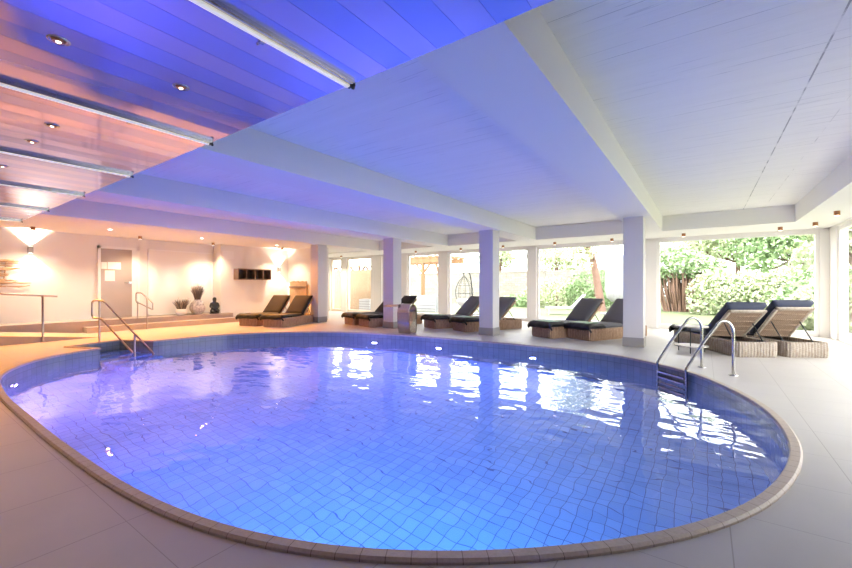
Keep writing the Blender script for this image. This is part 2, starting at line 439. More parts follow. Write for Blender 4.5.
# underwater lights
def light(kind, name, loc, energy, col, size=.1, direction=(0, 0, -1), **kw):
    l = bpy.data.lights.new(name, kind); l.energy = energy; l.color = col
    o = bpy.data.objects.new(name, l); COL.objects.link(o); o.location = loc
    o.rotation_euler = Vector(direction).to_track_quat('-Z', 'Y').to_euler()
    if kind == 'AREA': l.shape = 'DISK'; l.size = size
    if kind == 'SUN': l.angle = .05
    if kind == 'POINT' or kind == 'SPOT': l.shadow_soft_size = size
    for k, v in kw.items(): setattr(l, k, v)
    return o
def wallpoint(x, y):
    i = min(range(NO), key=lambda k: (outline[k] - Vector((x, y, 0))).length)
    tg = (outline[(i + 1) % NO] - outline[i - 1]).normalized(); n = Vector((-tg.y, tg.x, 0))  # inward
    return outline[i], n
PL = [((-7.05, 7.7), (.38, .29, 1), 1, 'round violet underwater light in the far pool wall, leftmost of three'),
      ((-5.2, 7.9), (.36, .31, 1), 1, 'round violet underwater light in the far pool wall, middle of three'),
      ((-2.85, 7.95), (.30, .36, 1), 1, 'round violet underwater light in the far pool wall, nearest the ladder'),
      ((.1, 2.7), (.05, .5, 1), 0, 'added unseen underwater light low in the near right end wall of the pool'),  # near-wall lamps from here on are unseen, added to colour the water
      ((-1.3, 1.35), (.10, .55, 1), 0, 'added unseen underwater light in the near pool wall below the camera'),
      ((-8.3, 1.3), (.50, .24, 1), 0, 'added unseen underwater light in the near pool wall by the left end'),
      ((-3.6, .9), (.24, .27, 1), 0, 'added unseen underwater light in the near pool wall further left')]
for ((x, y), colr, vis, lab), pw_ in zip(PL, (150, 120, 30, 2, 72, 120, 125)):
    p, n = wallpoint(x, y); z = WATER - .17
    root = empty('pool_light', (p.x, p.y, z), 0, lab, 'pool light', 'underwater lights in the pool walls')
    rot = n.to_track_quat('Z', 'Y').to_matrix().to_4x4()
    mb = MB(); mb.lathe([(.055, 0), (.075, .004), (.072, .014), (.055, .018)], n=20); b = mb.build('bezel', 'brushed_steel', root); b.matrix_local = rot
    mb = MB(); mb.lathe([(.05, .016), (.045, .022), (.02, .025)], n=16); b = mb.build('lens', 'pool_glow', root); b.matrix_local = rot
    light('AREA', 'underwater_lamp', (p.x + n.x * .06, p.y + n.y * .06, z), pw_, colr, .12, (n.x, n.y, -.25))

# ------------------------------------------------------------------ room shell
CE = 3.05; BM = 2.67; WT = 2.6
struct(MB().box(-16.4, X1 + .15, Y0, 13.75, CE, CE + .12), 'ceiling', 'board_concrete', 'white painted board-marked concrete ceiling slab', 'ceiling')
for n_, (xc, lab) in enumerate([(-1.18, 'wide white ceiling beam nearest the garden corner'), (-4.53, 'second white ceiling beam, above the middle column'),
                                (-7.70, 'third white ceiling beam, above the column by the fountain'), (-10.95, 'leftmost white ceiling beam before the orange lit platform')]):
    struct(MB().box(xc - .3, xc + .3, Y0, 11.87, BM, CE), 'ceiling_beam', 'white_plaster', lab, 'beam')
# lower ceiling on the left
struct(MB().box(-16.4, -11.24, Y0, 11.86, BM + .05, CE), 'ceiling_left', 'white_plaster', 'lowered white ceiling over the raised platform', 'ceiling')
struct(MB().box(-16.4, 1.65, 11.85, 13.6, BM, CE), 'trim_1', 'white_plaster', 'white boxed ceiling soffit along the garden windows', 'soffit')
struct(MB().box(1.65, X1 + .1, Y0, 13.6, BM, CE), 'trim_2', 'white_plaster', 'white boxed ceiling soffit along the right window wall', 'soffit')
# walls
struct(MB().box(-14.65, -14.4, Y0, 7.2, 0, CE).box(-14.65, -13.9, 7.2, 10.0, 0, CE), 'wall_left', 'wall_plaster', 'warm lit white plaster wall with door and shelf', 'wall')
struct(MB().box(-16.4, -11.62, 9.95, 10.1, 0, CE), 'wall_partition', 'wall_plaster', 'white partition wall behind the left column', 'wall')
struct(MB().box(-16.5, -16.3, 10.0, 13.7, 0, CE), 'wall_side', 'wall_plaster', 'white side wall of the left window bay', 'wall')
struct(MB().box(-14.65, X1 + .2, Y0 - .15, Y0, 0, CE), 'wall_back', 'wall_plaster', 'white wall behind the pool', 'wall')
# garden window wall
panes = [(-15.4, -14.63), (-14.25, -12.62), (-11.98, -10.82), (-10.52, -8.86), (-8.44, -5.08), (-4.80, -1.45), (-1.14, 2.33)]
mb = MB(); mb.box(-16.4, X1 + .15, 13.55, 13.75, WT, CE)
px = -16.4
for a, b in panes:
    mb.box(px, a, 13.5, 13.75, 0, WT); px = b
mb.box(px, X1 + .15, 13.5, 13.75, 0, WT)
struct(mb, 'wall_garden', 'window_frame', 'white piers and header between the garden windows', 'wall')
wl = ['narrow tall window at the far left, glowing warm', 'tall window in front of the warm textured screen', 'tall window beside the column and timber pergola', 'tall window showing the timber pergola',
      'wide window showing the hanging egg chair', 'wide window showing the tree trunk and white parasol', 'widest window showing the rhododendron and hedge']
wn = 0
for (a, b), lab in zip(panes, wl):
    wn += 1
    root = empty('window_%d' % wn, ((a + b) / 2, 13.6, 0), 0, lab, 'window', kind='structure')
    w = (b - a) / 2; fr = .075
    mb = MB().box(-w, -w + fr, -.04, .06, 0, WT).box(w - fr, w, -.04, .06, 0, WT).box(-w + fr, w - fr, -.04, .06, WT - .06, WT).box(-w + fr, w - fr, -.04, .06, 0, .11)
    if wn in (5,): mb.box(-.04, .04, -.04, .06, .11, WT - .06)
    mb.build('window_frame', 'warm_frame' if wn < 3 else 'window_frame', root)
    MB().box(-w + fr, w - fr, .0, .008, .11, WT - .06).build('pane', 'window_pane', root)
# right window wall
ry = [(3.7, 6.6), (6.9, 9.3), (9.6, 12.95)]
mb = MB(); mb.box(X1, X1 + .2, Y0, 13.75, WT + .02, CE); py = Y0
for a, b in ry: mb.box(X1, X1 + .2, py, a, 0, WT + .02); py = b
mb.box(X1, X1 + .2, py, 13.7, 0, WT + .02)
struct(mb, 'wall_right', 'window_frame', 'white piers and header of the right window wall', 'wall')
rl = ['right wall window past the camera', 'right wall window in the middle of the wall', 'right wall window next to the garden corner']
for (a, b), lab in zip(ry, rl):
    wn += 1
    root = empty('window_%d' % wn, (X1 + .08, (a + b) / 2, 0), 0, lab, 'window', kind='structure'); w = (b - a) / 2; fr = .085
    mb = MB().box(-.04, .06, -w, -w + fr, 0, WT).box(-.04, .06, w - fr, w, 0, WT).box(-.04, .06, -w + fr, w - fr, WT - .06, WT + .02).box(-.04, .06, -w + fr, w - fr, 0, .11)
    mb.build('window_frame', 'window_frame', root)
    MB().box(0, .008, -w + fr, w - fr, .11, WT - .06).build('pane', 'window_pane', root)
# columns
cols = [(-1.38, -1.01, 9.10, 9.47, 'square white column nearest the ladder, right of the wicker loungers'), (-4.72, -4.34, 9.08, 9.46, 'square column second from the right, between two lounger pairs'),
        (-7.86, -7.48, 8.95, 9.33, 'square column behind the steel water spout'), (-11.16, -10.77, 8.90, 9.28, 'leftmost square column, warm lit, beside the dark loungers')]
for x0, x1, y0, y1, lab in cols:
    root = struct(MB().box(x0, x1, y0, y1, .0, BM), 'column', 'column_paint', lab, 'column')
    root['group'] = 'square columns along the pool'
    MB().box(x0 - .012, x1 + .012, y0 - .012, y1 + .012, .0, .19).build('plinth', 'plinth_grey', root)
# platform, steps, ramp on the left
struct(MB().box(-14.4, -13.62, -3.4, 7.5, 0, .30), 'platform', 'platform_tile', 'raised brown tiled platform along the left wall', 'platform')
struct(MB().box(-13.62, -13.30, 3.37, 7.82, 0, .15).box(-14.4, -13.62, 7.5, 7.82, 0, .15), 'platform_step', 'platform_tile', 'low brown step running along the raised platform', 'step')
mb = MB(); v = [(-12.05, 3.3, 0), (-13.5, 3.3, 0), (-13.5, .75, 0), (-12.05, .75, 0), (-13.5, .75, .30), (-12.05, .75, .30), (-12.05, -3.4, 0), (-13.5, -3.4, 0), (-13.5, -3.4, .3), (-12.05, -3.4, .3)]
mb.add(v, [(0, 5, 4, 1), (0, 3, 5), (1, 4, 2), (5, 9, 8, 4), (3, 6, 9, 5), (2, 4, 8, 7), (6, 7, 8, 9)])
struct(mb, 'ramp', 'platform_tile', 'sloping access ramp with brown side face at the far left', 'ramp')

# ------------------------------------------------------------------ glossy panel ceiling with strips
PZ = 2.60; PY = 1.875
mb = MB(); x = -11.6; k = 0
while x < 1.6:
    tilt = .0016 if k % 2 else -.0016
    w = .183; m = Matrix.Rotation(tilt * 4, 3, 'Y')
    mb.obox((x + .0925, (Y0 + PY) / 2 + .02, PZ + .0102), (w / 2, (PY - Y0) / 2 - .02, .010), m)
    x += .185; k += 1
tag(mb.build('gloss_ceiling', 'lamella'), 'suspended glossy lamella ceiling, violet-blue pool reflections tinted into its boards', 'ceiling panel', kind='structure')
sl = ['nearest long aluminium light strip under the violet ceiling', 'second light strip from the camera under the violet ceiling', 'third light strip under the violet ceiling, its middle over orange reflections', 'fourth light strip under the glossy ceiling',
      'fifth light strip under the glossy ceiling, short in view', 'farthest light strip, at the left wall end of the glossy ceiling']
strip0 = None
for k, xs in enumerate([-1.91, -3.76, -5.66, -7.48, -9.45, -11.5]):
    if strip0 is None:
        r = empty('light_strip', (xs, 1.86, PZ), 0, sl[0], 'light strip', 'light strips under the glossy ceiling')
        MB().box(-.006, .032, -5.2, 0, -.020, 0).box(.020, .026, -5.2, -.01, -.026, -.018).build('housing', 'brushed_steel', r)
        MB().rbox(-.036, -.004, -5.2, -.012, -.034, -.002, .006, 2).build('diffuser', 'tube_glow', r)
        MB().box(-.032, .028, -.014, .004, -.032, -.004).tube([(0, .004, -.03), (0, .016, -.03)], .012, 8).build('end_cap', 'dark_metal', r)
        mb = MB().box(-.058, -.036, -.64, -.61, -.036, -.018).tube([(-.058, -.625, -.027), (-.085, -.625, -.027)], .008, 8); mb.build('clip', 'chrome', r)
        strip0 = r
    else:
        r = copy_tree(strip0); r.location.x = xs; r['label'] = sl[k]
# recessed spots in the glossy panel
rl = ['recessed round spotlight nearest the second strip, in violet ceiling', 'recessed swivel spotlight at upper left of the violet ceiling', 'recessed spotlight between second and third light strips, right one', 'recessed spotlight between second and third light strips, middle one', 'recessed spotlight at the left picture edge below the second strip']
r0 = None
for k, (x, y) in enumerate([(-2.9, 1.234), (-2.9, .612), (-4.478, .905), (-5.127, .898), (-6.45, .892)]):
    if r0 is None:
        r = empty('recessed_spotlight', (x, y, PZ), 0, rl[k], 'spotlight', 'recessed spotlights in the glossy ceiling')
        MB().lathe([(.034, -.001), (.046, -.006), (.050, -.002), (.050, .004)], n=24).build('ring', 'chrome', r)
        MB().lathe([(.026, -.010), (.032, -.004), (.033, .004)], n=20).build('reflector', 'copper', r)
        MB().lathe([(.010, -.013), (.013, -.009)], n=12).build('bulb', 'lamp_glow', r)
        r0 = r
    else: r = copy_tree(r0); r.location = (x, y, PZ); r['label'] = rl[k]
    light('SPOT', 'recessed_lamp', (x, y, PZ - .03), 22, (1, .62, .36), .015, spot_size=R(120), spot_blend=.6)
# cylinder spots under the soffits and the left ceiling
C2 = BM + .05
sp = [(-13.62, 2.40, C2, 'small ceiling spotlight above the left wall lamp'), (-13.62, 4.68, C2, 'small ceiling spotlight above the glass door'), (-13.62, 6.80, C2, 'small ceiling spotlight above the pair of grass pots'),
      (-13.2, 9.2, C2, 'small ceiling spotlight above the wall lamp near the shelf'), (-14.9, 12.85, BM, 'small ceiling spotlight at the leftmost garden window'), (-13.9, 12.85, BM, 'small ceiling spotlight before the warm textured screen'),
      (-9.55, 12.85, BM, 'small ceiling spotlight before the pergola window'), (-7.45, 12.85, BM, 'small ceiling spotlight above the hanging egg chair window'), (-5.75, 12.85, BM, 'small ceiling spotlight just right of the second column'),
      (-3.95, 12.85, BM, 'copper ceiling spotlight left above the tree window'), (-2.25, 12.85, BM, 'copper ceiling spotlight just left of the big column'), (-.45, 12.75, BM, 'copper ceiling spotlight above the rhododendron window'),
      (1.5, 12.68, BM, 'copper ceiling spotlight left of the room corner'), (2.03, 12.2, BM, 'copper ceiling spotlight in the room corner soffit'), (2.06, 10.6, BM, 'large looking copper ceiling spotlight nearest the right picture edge')]
c0 = None
for x, y, z, lab in sp:
    warm = x < -10
    if c0 is None:
        r = empty('ceiling_spotlight', (x, y, z), 0, lab, 'spotlight', 'small cylinder spotlights under the ceiling edge')
        MB().lathe([(.040, -.085), (.045, -.080), (.045, 0)], n=20).build('body', 'copper', r)
        MB().lathe([(.034, -.088), (.036, -.084)], n=20).build('lens', 'lamp_glow', r); c0 = r
    else: r = copy_tree(c0); r.location = (x, y, z); r['label'] = lab
    light('SPOT', 'spot_lamp', (x, y, z - .10), 150 if warm else 25, (1, .78, .54) if warm else (1, .8, .6), .03, spot_size=R(125), spot_blend=.7)
# recessed glowing downlights on the left ceiling
dl = [(-12.6, 3.66, 'bright recessed downlight left of the glass door'), (-12.6, 5.95, 'bright recessed downlight before the white glossy board'), (-12.6, 8.55, 'bright recessed downlight above the dark loungers'), (-12.6, 1.2, 'recessed downlight at the left picture edge')]
d0 = None
for x, y, lab in dl:
    if d0 is None:
        r = empty('recessed_downlight', (x, y, C2), 0, lab, 'downlight', 'recessed downlights over the platform')
        MB().lathe([(.052, -.006), (.060, -.001)], n=20).build('ring', 'window_frame', r); MB().lathe([(.030, -.012), (.048, -.0065)], n=20).build('lens', 'lamp_white', r); d0 = r
    else: r = copy_tree(d0); r.location = (x, y, C2); r['label'] = lab
    light('SPOT', 'downlight_lamp', (x, y, C2 - .05), 520, (1, .36, .04), .04, (.45, 0, -1), spot_size=R(105), spot_blend=.6)
# unseen lamps with spotlight fixtures, added to warm the near deck
for x, y, lab in [(-9.5, -.6, 'added unseen spotlight over the near deck, towards the ramp'), (-6.3, -.6, 'added unseen spotlight over the near deck, left of the camera')]:
    q_ = copy_tree(r0); q_.location = (x, y, PZ); q_['label'] = lab
    light('SPOT', 'deck_fill_lamp', (x, y, PZ - .05), 50, (1, .52, .20), .04, spot_size=R(140), spot_blend=.6)
# wall lamps (up and down)
for x, y, z, lab in [(-14.4, 2.48, 2.19, 'small square up-down wall lamp above the driftwood art'), (-13.9, 9.49, 1.90, 'small up-down wall lamp right of the cubby shelf')]:
    r = empty('wall_lamp', (x, y, z), 0, lab, 'wall lamp', 'up-down wall lamps')
    MB().box(0, .03, -.03, .03, -.05, .05).build('bracket', 'brushed_steel', r)
    MB().box(.03, .12, -.05, .05, -.085, .085).build('body', 'plinth_grey', r, bevel=.006)
    MB().box(.045, .105, -.035, .035, .085, .088).build('lens', 'lamp_white', r); MB().box(.045, .105, -.035, .035, -.088, -.085).build('lens', 'lamp_white', r)
    for dz in (1, -1):
        light('SPOT', 'wall_lamp_beam', (x + .085, y, z + .10 * dz), 70, (1, .84, .64), .02, (-.12, 0, dz), spot_size=R(100), spot_blend=.35)

# ------------------------------------------------------------------ left wall furniture
WX = -14.4
root = empty('door_1', (WX, 4.40, .30), 0, 'frosted glass door in a white frame with paper notices', 'door', kind='structure')
mb = MB().box(0, .06, -.52, -.45, 0, 2.12).box(0, .06, .45, .52, 0, 2.12).box(0, .06, -.52, .52, 2.05, 2.12); mb.build('frame', 'door_frame', root)
MB().box(.005, .035, -.45, .32, 0.01, 2.05).build('glass_leaf', 'door_glass', root)
MB().box(.005, .045, .32, .45, 0.01, 2.05).build('side_post', 'door_frame', root)
mb = MB().tube([(.035, .27, 1.05), (.08, .27, 1.05), (.085, .12, 1.05)], .014, 8).box(.035, .045, .24, .31, 1.02, 1.08); mb.build('door_handle', 'chrome', root)
for y0, y1, z0, z1, lab in [(3.965, 4.10, 1.75, 1.95, 'small white notice at upper left of the glass door'), (4.115, 4.44, 1.75, 1.96, 'wide white notice at the top of the glass door'), (4.05, 4.29, 1.40, 1.71, 'square white notice below the other notices on the door')]:
    o = MB().box(WX + .036, WX + .039, y0, y1, z0, z1).build('paper_notice', 'paper'); tag(o, lab, 'notice', 'white notices on the glass door')
# glossy white board
r = empty('glossy_wall_board', (WX, 6.15, .32), 0, 'large glossy cream board on the wall beside the door', 'wall board')
MB().box(.002, .03, -.97, .97, .03, 2.06).build('panel', 'board_gloss', r)
MB().box(.002, .04, -1.0, -.96, 0, 2.10).box(.002, .04, .96, 1.0, 0, 2.10).box(.002, .04, -1, 1, 2.06, 2.10).box(.002, .04, -1, 1, 0, .04).build('frame', 'door_frame', r)
# vent
r = empty('vent_cover', (-13.9, 7.47, 2.36), 0, 'white square vent cover high on wall left of shelf', 'vent')
MB().box(0, .02, -.2, .2, -.14, .14).build('plate', 'window_frame', r, bevel=.004)
mb = MB()
for k in range(6): mb.box(.02, .026, -.17, .17, -.11 + k * .04, -.10 + k * .04)
mb.build('louvres', 'window_frame', r)
# cubby shelf
r = empty('cubby_shelf', (-13.9, 8.33, 1.68), 0, 'dark walnut wall shelf with four open cubbies', 'shelf')
mb = MB().box(0, .30, -.66, .66, .17, .20).box(0, .30, -.66, .66, -.20, -.17).box(0, .30, -.66, -.635, -.17, .17).box(0, .30, .635, .66, -.17, .17); mb.build('carcass', 'walnut', r)
MB().box(.002, .015, -.635, .635, -.17, .17).build('back_panel', 'walnut_dark', r)
for k in range(3): MB().box(.015, .295, -.33 + .33 * k - .012, -.33 + .33 * k + .012, -.17, .17).build('divider', 'walnut', r)
# folded screen
r = empty('slatted_screen', (-13.12, 9.86, 0), 0, 'upright brown wooden slatted screen behind the dark loungers', 'screen')
mb = MB()
for k in range(11): mb.box(-.52 + k * .095, -.52 + k * .095 + .088, -.02, .02, .02 + .01 * (k % 3), 1.42 + .015 * ((k * 7) % 3))
mb.build('slats', 'slat_wood', r)
MB().box(-.54, .54, .02, .045, .25, .33).build('rail', 'walnut', r); MB().box(-.54, .54, -.045, -.02, 1.18, 1.24).build('rail', 'walnut', r)
# pots
def tuft(n, h, spread, r0):
    mb = MB()
    for k in range(n):
        a = random.uniform(0, 2 * PI); rr = r0 * math.sqrt(random.random()); lean = spread * random.uniform(.2, 1); hh = h * random.uniform(.6, 1)
        p0 = Vector((rr * math.cos(a), rr * math.sin(a), 0)); p1 = p0 + Vector((lean * .4 * math.cos(a), lean * .4 * math.sin(a), hh * .6)); p2 = p0 + Vector((lean * math.cos(a), lean * math.sin(a), hh))
        mb.tube([p0, p1, p2], [.006, .005, .002], 4, False)
    return mb
r = empty('grass_pot', (-13.95, 5.95, .30), 0, 'low white pot with a tuft of dry grass', 'potted plant', 'pots of dry grass on the platform')
MB().lathe([(.12, 0), (.155, .02), (.175, .10), (.165, .19), (.155, .20)], n=24).build('pot', 'pot_white', r)
o = tuft(150, .34, .16, .12).build('grass', 'dry_grass', r, (0, 0, .18)); o = tuft(30, .42, .24, .10).build('grass_tips', 'dry_grass_tip', r, (0, 0, .18))
r = empty('grass_vase', (-13.88, 6.42, .30), 0, 'tall round mottled grey vase holding tall dry grass', 'potted plant', 'pots of dry grass on the platform')
MB().lathe([(.10, 0), (.17, .05), (.235, .17), (.24, .26), (.20, .38), (.12, .46), (.09, .48), (.10, .50)], n=28).build('vase', 'mottled_vase', r)
tuft(170, .50, .18, .07).build('grass', 'dry_grass', r, (0, 0, .46)); tuft(30, .62, .26, .06).build('grass_tips', 'dry_grass_tip', r, (0, 0, .46))
# seated statue, grown from a skeleton
def skin(name, verts, edges, radii, mat, parent=None, loc=(0, 0, 0), rz=0, sub=2):
    me = bpy.data.meshes.new(name); me.from_pydata(verts, edges, []); me.materials.append(M[mat])
    o = bpy.data.objects.new(name, me); COL.objects.link(o); o.location = loc; o.rotation_euler = (0, 0, rz)
    o.modifiers.new('skin', 'SKIN'); bm = bmesh.new(); bm.from_mesh(me)
    l = bm.verts.layers.skin.verify()
    for v, rr in zip(bm.verts, radii):
        v[l].radius = rr if isinstance(rr, tuple) else (rr, rr)
    bm.verts.ensure_lookup_table(); bm.verts[0][l].use_root = True
    bm.to_mesh(me); bm.free(); s = o.modifiers.new('sub', 'SUBSURF'); s.levels = sub; s.render_levels = sub
    for p in me.polygons: p.use_smooth = True
    if parent: o.parent = parent
    return o
V = [(0, 0, .10), (0, .0, .20), (0, 0, .31), (0, 0, .375), (0, 0, .44), (0, 0, .50), (0, 0, .545),
     (-.10, 0, .32), (-.135, -.02, .22), (-.05, -.10, .15), (.10, 0, .32), (.135, -.02, .22), (.05, -.10, .15),
     (-.13, -.05, .06), (-.02, -.15, .04), (.13, -.05, .06), (.02, -.16, .06)]
Ed = [(0, 1), (1, 2), (2, 3), (3, 4), (4, 5), (5, 6), (2, 7), (7, 8), (8, 9), (2, 10), (10, 11), (11, 12), (0, 13), (13, 14), (0, 15), (15, 16)]
Rd = [.095, .085, .085, .045, .070, .070, .03, .045, .040, .028, .045, .040, .028, .065, .045, .065, .045]
r = empty('seated_statue', (-13.88, 6.98, .30), R(75), 'small black statue of a cross-legged seated figure', 'statue')
MB().lathe([(.15, 0), (.16, .01), (.15, .035), (.12, .04)], n=24).build('base', 'black_resin', r)
skin('figure', V, Ed, Rd, 'black_resin', r, (0, 0, .02))
# driftwood wall art
mb = MB(); random.seed(3)
for k in range(46):
    z = 1.20 + .70 * random.random(); y = 1.2 + random.random() * .9 + .2 * math.sin(k); ln = random.uniform(.15, .42)
    pts = [(WX + .03 + .02 * (k % 3), y, z), (WX + .05 + .02 * (k % 3), y + ln * .5, z + random.uniform(-.015, .03)), (WX + .035 + .02 * (k % 3), min(y + ln, 2.64), z + random.uniform(-.02, .035))]
    mb.tube(pts, [.010, .022, .008], 5)
mb.tube([(WX + .02, 1.3, 1.25), (WX + .02, 1.35, 1.85)], .012, 6); mb.tube([(WX + .02, 2.0, 1.3), (WX + .02, 2.05, 1.85)], .012, 6)
tag(mb.build('wall_sculpture', 'driftwood'), 'branching driftwood-like relief hung below the left wall lamp', 'wall art')

# ------------------------------------------------------------------ rails
# ramp rail
r = empty('ramp_railing', (-12.07, 2.28, 0), 0, 'straight steel railing on a post along the ramp', 'railing')
MB().tube([(0, .25, 1.01), (0, -1.2, 1.125), (0, -3.2, 1.26)], .020, 10).build('handrail', 'rail_steel', r)
for yy in (0, -2.0):
    zz = .985 + (.60 - yy) * .078
    MB().tube([(.04, yy, 0), (.04, yy, zz - .04), (.0, yy, zz - .01)], .021, 10).lathe([(.05, 0), (.05, .012)], (.04, yy, 0), 16).build('post', 'rail_steel', r)
# pool stair rail
d = Vector((.92, .39, 0)).normalized(); B = Vector((-10.93, 2.985, 0))
def pr(s, z): p = B + d * s; return (p.x, p.y, z)
r = empty('stair_handrail', (0, 0, 0), 0, 'double-pipe steel handrail sloping down the pool steps', 'handrail')
loop = fillet([pr(1.45, -.20), pr(.10, .93), pr(-.20, .93), pr(-.20, .54), pr(.04, .54), pr(.90, -.20)], .09)
MB().tube(loop, .020, 10).build('rail_loop', 'rail_steel', r)
MB().tube([pr(0, 0), pr(0, .93)], .021, 10).lathe([(.05, 0), (.05, .012)], (B.x, B.y, 0), 16).build('post', 'rail_steel', r)
p = pr(.95, -1.0); MB().tube([p, pr(.95, .20)], .021, 10).build('post', 'rail_steel', r)
# platform step rail
r = empty('step_handrail', (-13.5, 4.58, 0), 0, 'small looped steel handrail on the platform steps by the door', 'handrail')
q = [(.50, .20, .56), (.50, .20, .76), (.10, .06, 1.05), (-.12, .0, 1.05), (-.12, 0, .78), (.06, .04, .74), (.50, .20, .56)]
MB().tube(fillet(q[:6] + [(.49, .19, .57)], .05), .018, 8).build('rail_loop', 'rail_steel', r)
MB().tube([(-.2 + .13, .02, .30), (-.07, .02, .80)], .018, 8).build('post', 'rail_steel', r)
MB().tube([(.30, .13, .0), (.30, .13, .90)], .018, 8).build('post', 'rail_steel', r)
# ladder on the right
r = empty('pool_ladder', (0, 0, 0), 0, 'polished steel pool ladder with two arched grab rails', 'ladder')
A = [((-.03, 7.40), (-.592, 7.152)), ((.335, 6.985), (-.207, 6.752))]
for (px_, py_), (ex, ey) in A:
    P = Vector((px_, py_, 0)); E = Vector((ex, ey, 0)); dd = (E - P); dd.z = 0
    f = lambda s, z: (P.x + dd.x * s, P.y + dd.y * s, z)
    path = [f(0, 0), f(0, .30), f(0, .55)]
    for k in range(1, 12):
        a = PI * k / 12 * .90
        path.append(f(.20 - .20 * math.cos(a), .58 + .18 * math.sin(a)))
    path += [f(.62, .46), f(.97, .10), f(1.0, .02), f(1.0, -.10), f(1.0, -.45), f(1.0, -.95)]
    MB().tube(catmull(path, 4), .020, 12).build('grab_rail', 'chrome', r)
    MB().lathe([(.055, 0), (.055, .008), (.03, .015)], (P.x, P.y, 0), 20).build('flange', 'chrome', r)
e1 = Vector((*A[0][1], 0)); e2 = Vector((*A[1][1], 0)); ax = (e2 - e1).normalized(); nn = Vector((-ax.y, ax.x, 0))
for z in (-.08, -.16, -.42, -.68, -.94):
    c = (e1 + e2) / 2; m = Matrix((ax, nn, Vector((0, 0, 1)))).transposed()
    MB().obox((c.x, c.y, z), ((e2 - e1).length / 2 - .015, .035, .012), m).build('tread', 'chrome', r)
# water spout
r = empty('water_spout', (-6.46, 8.12, 0), 0, 'arched polished steel water spout at the pool edge', 'water spout')
prof = []
for k in range(0, 25):
    a = PI * k / 24; prof.append((.19 - .19 * math.cos(a), .55 + .23 * math.sin(a)))
prof = [(.06, 0), (.035, .12), (.005, .30)] + prof + [(.375, .30), (.36, .12), (.34, 0)]
mb = MB(); th = .03; n_ = len(prof); w = .19
inner = []
for i, (y, z) in enumerate(prof):
    a = Vector(prof[max(i - 1, 0)]); b = Vector(prof[min(i + 1, n_ - 1)]); t_ = (b - a).normalized(); inner.append((y + t_.y * th, z - t_.x * th))
vs = []
for (y, z), (y2, z2) in zip(prof, inner):
    vs += [(-w, y, z), (w, y, z), (w, y2, z2), (-w, y2, z2)]
fs = []
for i in range(n_ - 1):
    for k in range(4): fs.append((i * 4 + k, i * 4 + (k + 1) % 4, (i + 1) * 4 + (k + 1) % 4, (i + 1) * 4 + k))
mb.add(vs, fs, False); mb.build('arch', 'brushed_steel', r)
MB().obox((-.42, .17, .72), (.26, .16, .03), Matrix.Rotation(R(-3), 3, 'Y')).build('nozzle', 'brushed_steel', r)

# ------------------------------------------------------------------ loungers (origin at the foot centre, head towards +x)
LN, HW, BH = 2.05, .35, .27
def ringpath(x0, x1, hw, rad, pitch=.05, amp=.009):
    # rounded rect path points with ripples
    segs = []; cx = [(x1 - rad, hw - rad, 0), (x0 + rad, hw - rad, 90), (x0 + rad, -hw + rad, 180), (x1 - rad, -hw + rad, 270)]
    base = []
    for (a, b, d0) in cx:
        for k in range(9):
            an = R(d0 + 90 * k / 8); base.append(Vector((a + rad * math.cos(an), b + rad * math.sin(an), 0)))
    per = sum((base[(i + 1) % len(base)] - base[i]).length for i in range(len(base)))
    cnt = int(per / pitch) * 4; out = []; i = 0; acc = 0
    for k in range(cnt):
        s = per * k / cnt
        while acc + (base[(i + 1) % len(base)] - base[i]).length < s: acc += (base[(i + 1) % len(base)] - base[i]).length; i += 1
        a, b = base[i], base[(i + 1) % len(base)]; l = (b - a).length; p = a.lerp(b, (s - acc) / l); t_ = (b - a) / l
        out.append(p + Vector((t_.y, -t_.x, 0)) * amp * math.cos(2 * PI * k / 4))
    return out
def wall_ring(x0, x1, hw, rad, z0, z1, mat, parent, name):
    o_ = ringpath(x0, x1, hw, rad); mb = MB(); n = len(o_); rows = 7; vs = []
    cx, cy = (x0 + x1) / 2, 0
    for rr in range(rows + 1):
        z = z0 + (z1 - z0) * rr / rows; bul = .004 * math.sin(PI * rr / rows) - (.010 if rr in (0, rows) else 0)
        for p in o_:
            dv = Vector((p.x - cx, p.y, 0)).normalized(); vs.append((p.x + dv.x * bul, p.y + dv.y * bul, z))
    # inner top + inner bottom
    th = .055; ii = [Vector((max(x0 + th, min(x1 - th, p.x)), max(-hw + th, min(hw - th, p.y)), 0)) for p in o_]
    for p in ii: vs.append((p.x, p.y, z1 - .004))
    for p in ii: vs.append((p.x, p.y, z0 + .05))
    fs = []; uvs = []
    for rr in range(rows + 2):
        for k in range(n):
            fs.append((rr * n + k, rr * n + (k + 1) % n, (rr + 1) * n + (k + 1) % n, (rr + 1) * n + k))
            u0, u1 = k / 4, (k + 1) / 4; w0, w1 = rr / rows, (rr + 1) / rows
            uvs.append([(u0, w0), (u1, w0), (u1, w1), (u0, w1)])
    mb.add(vs, fs, True, uvs); return mb.build(name, mat, parent)
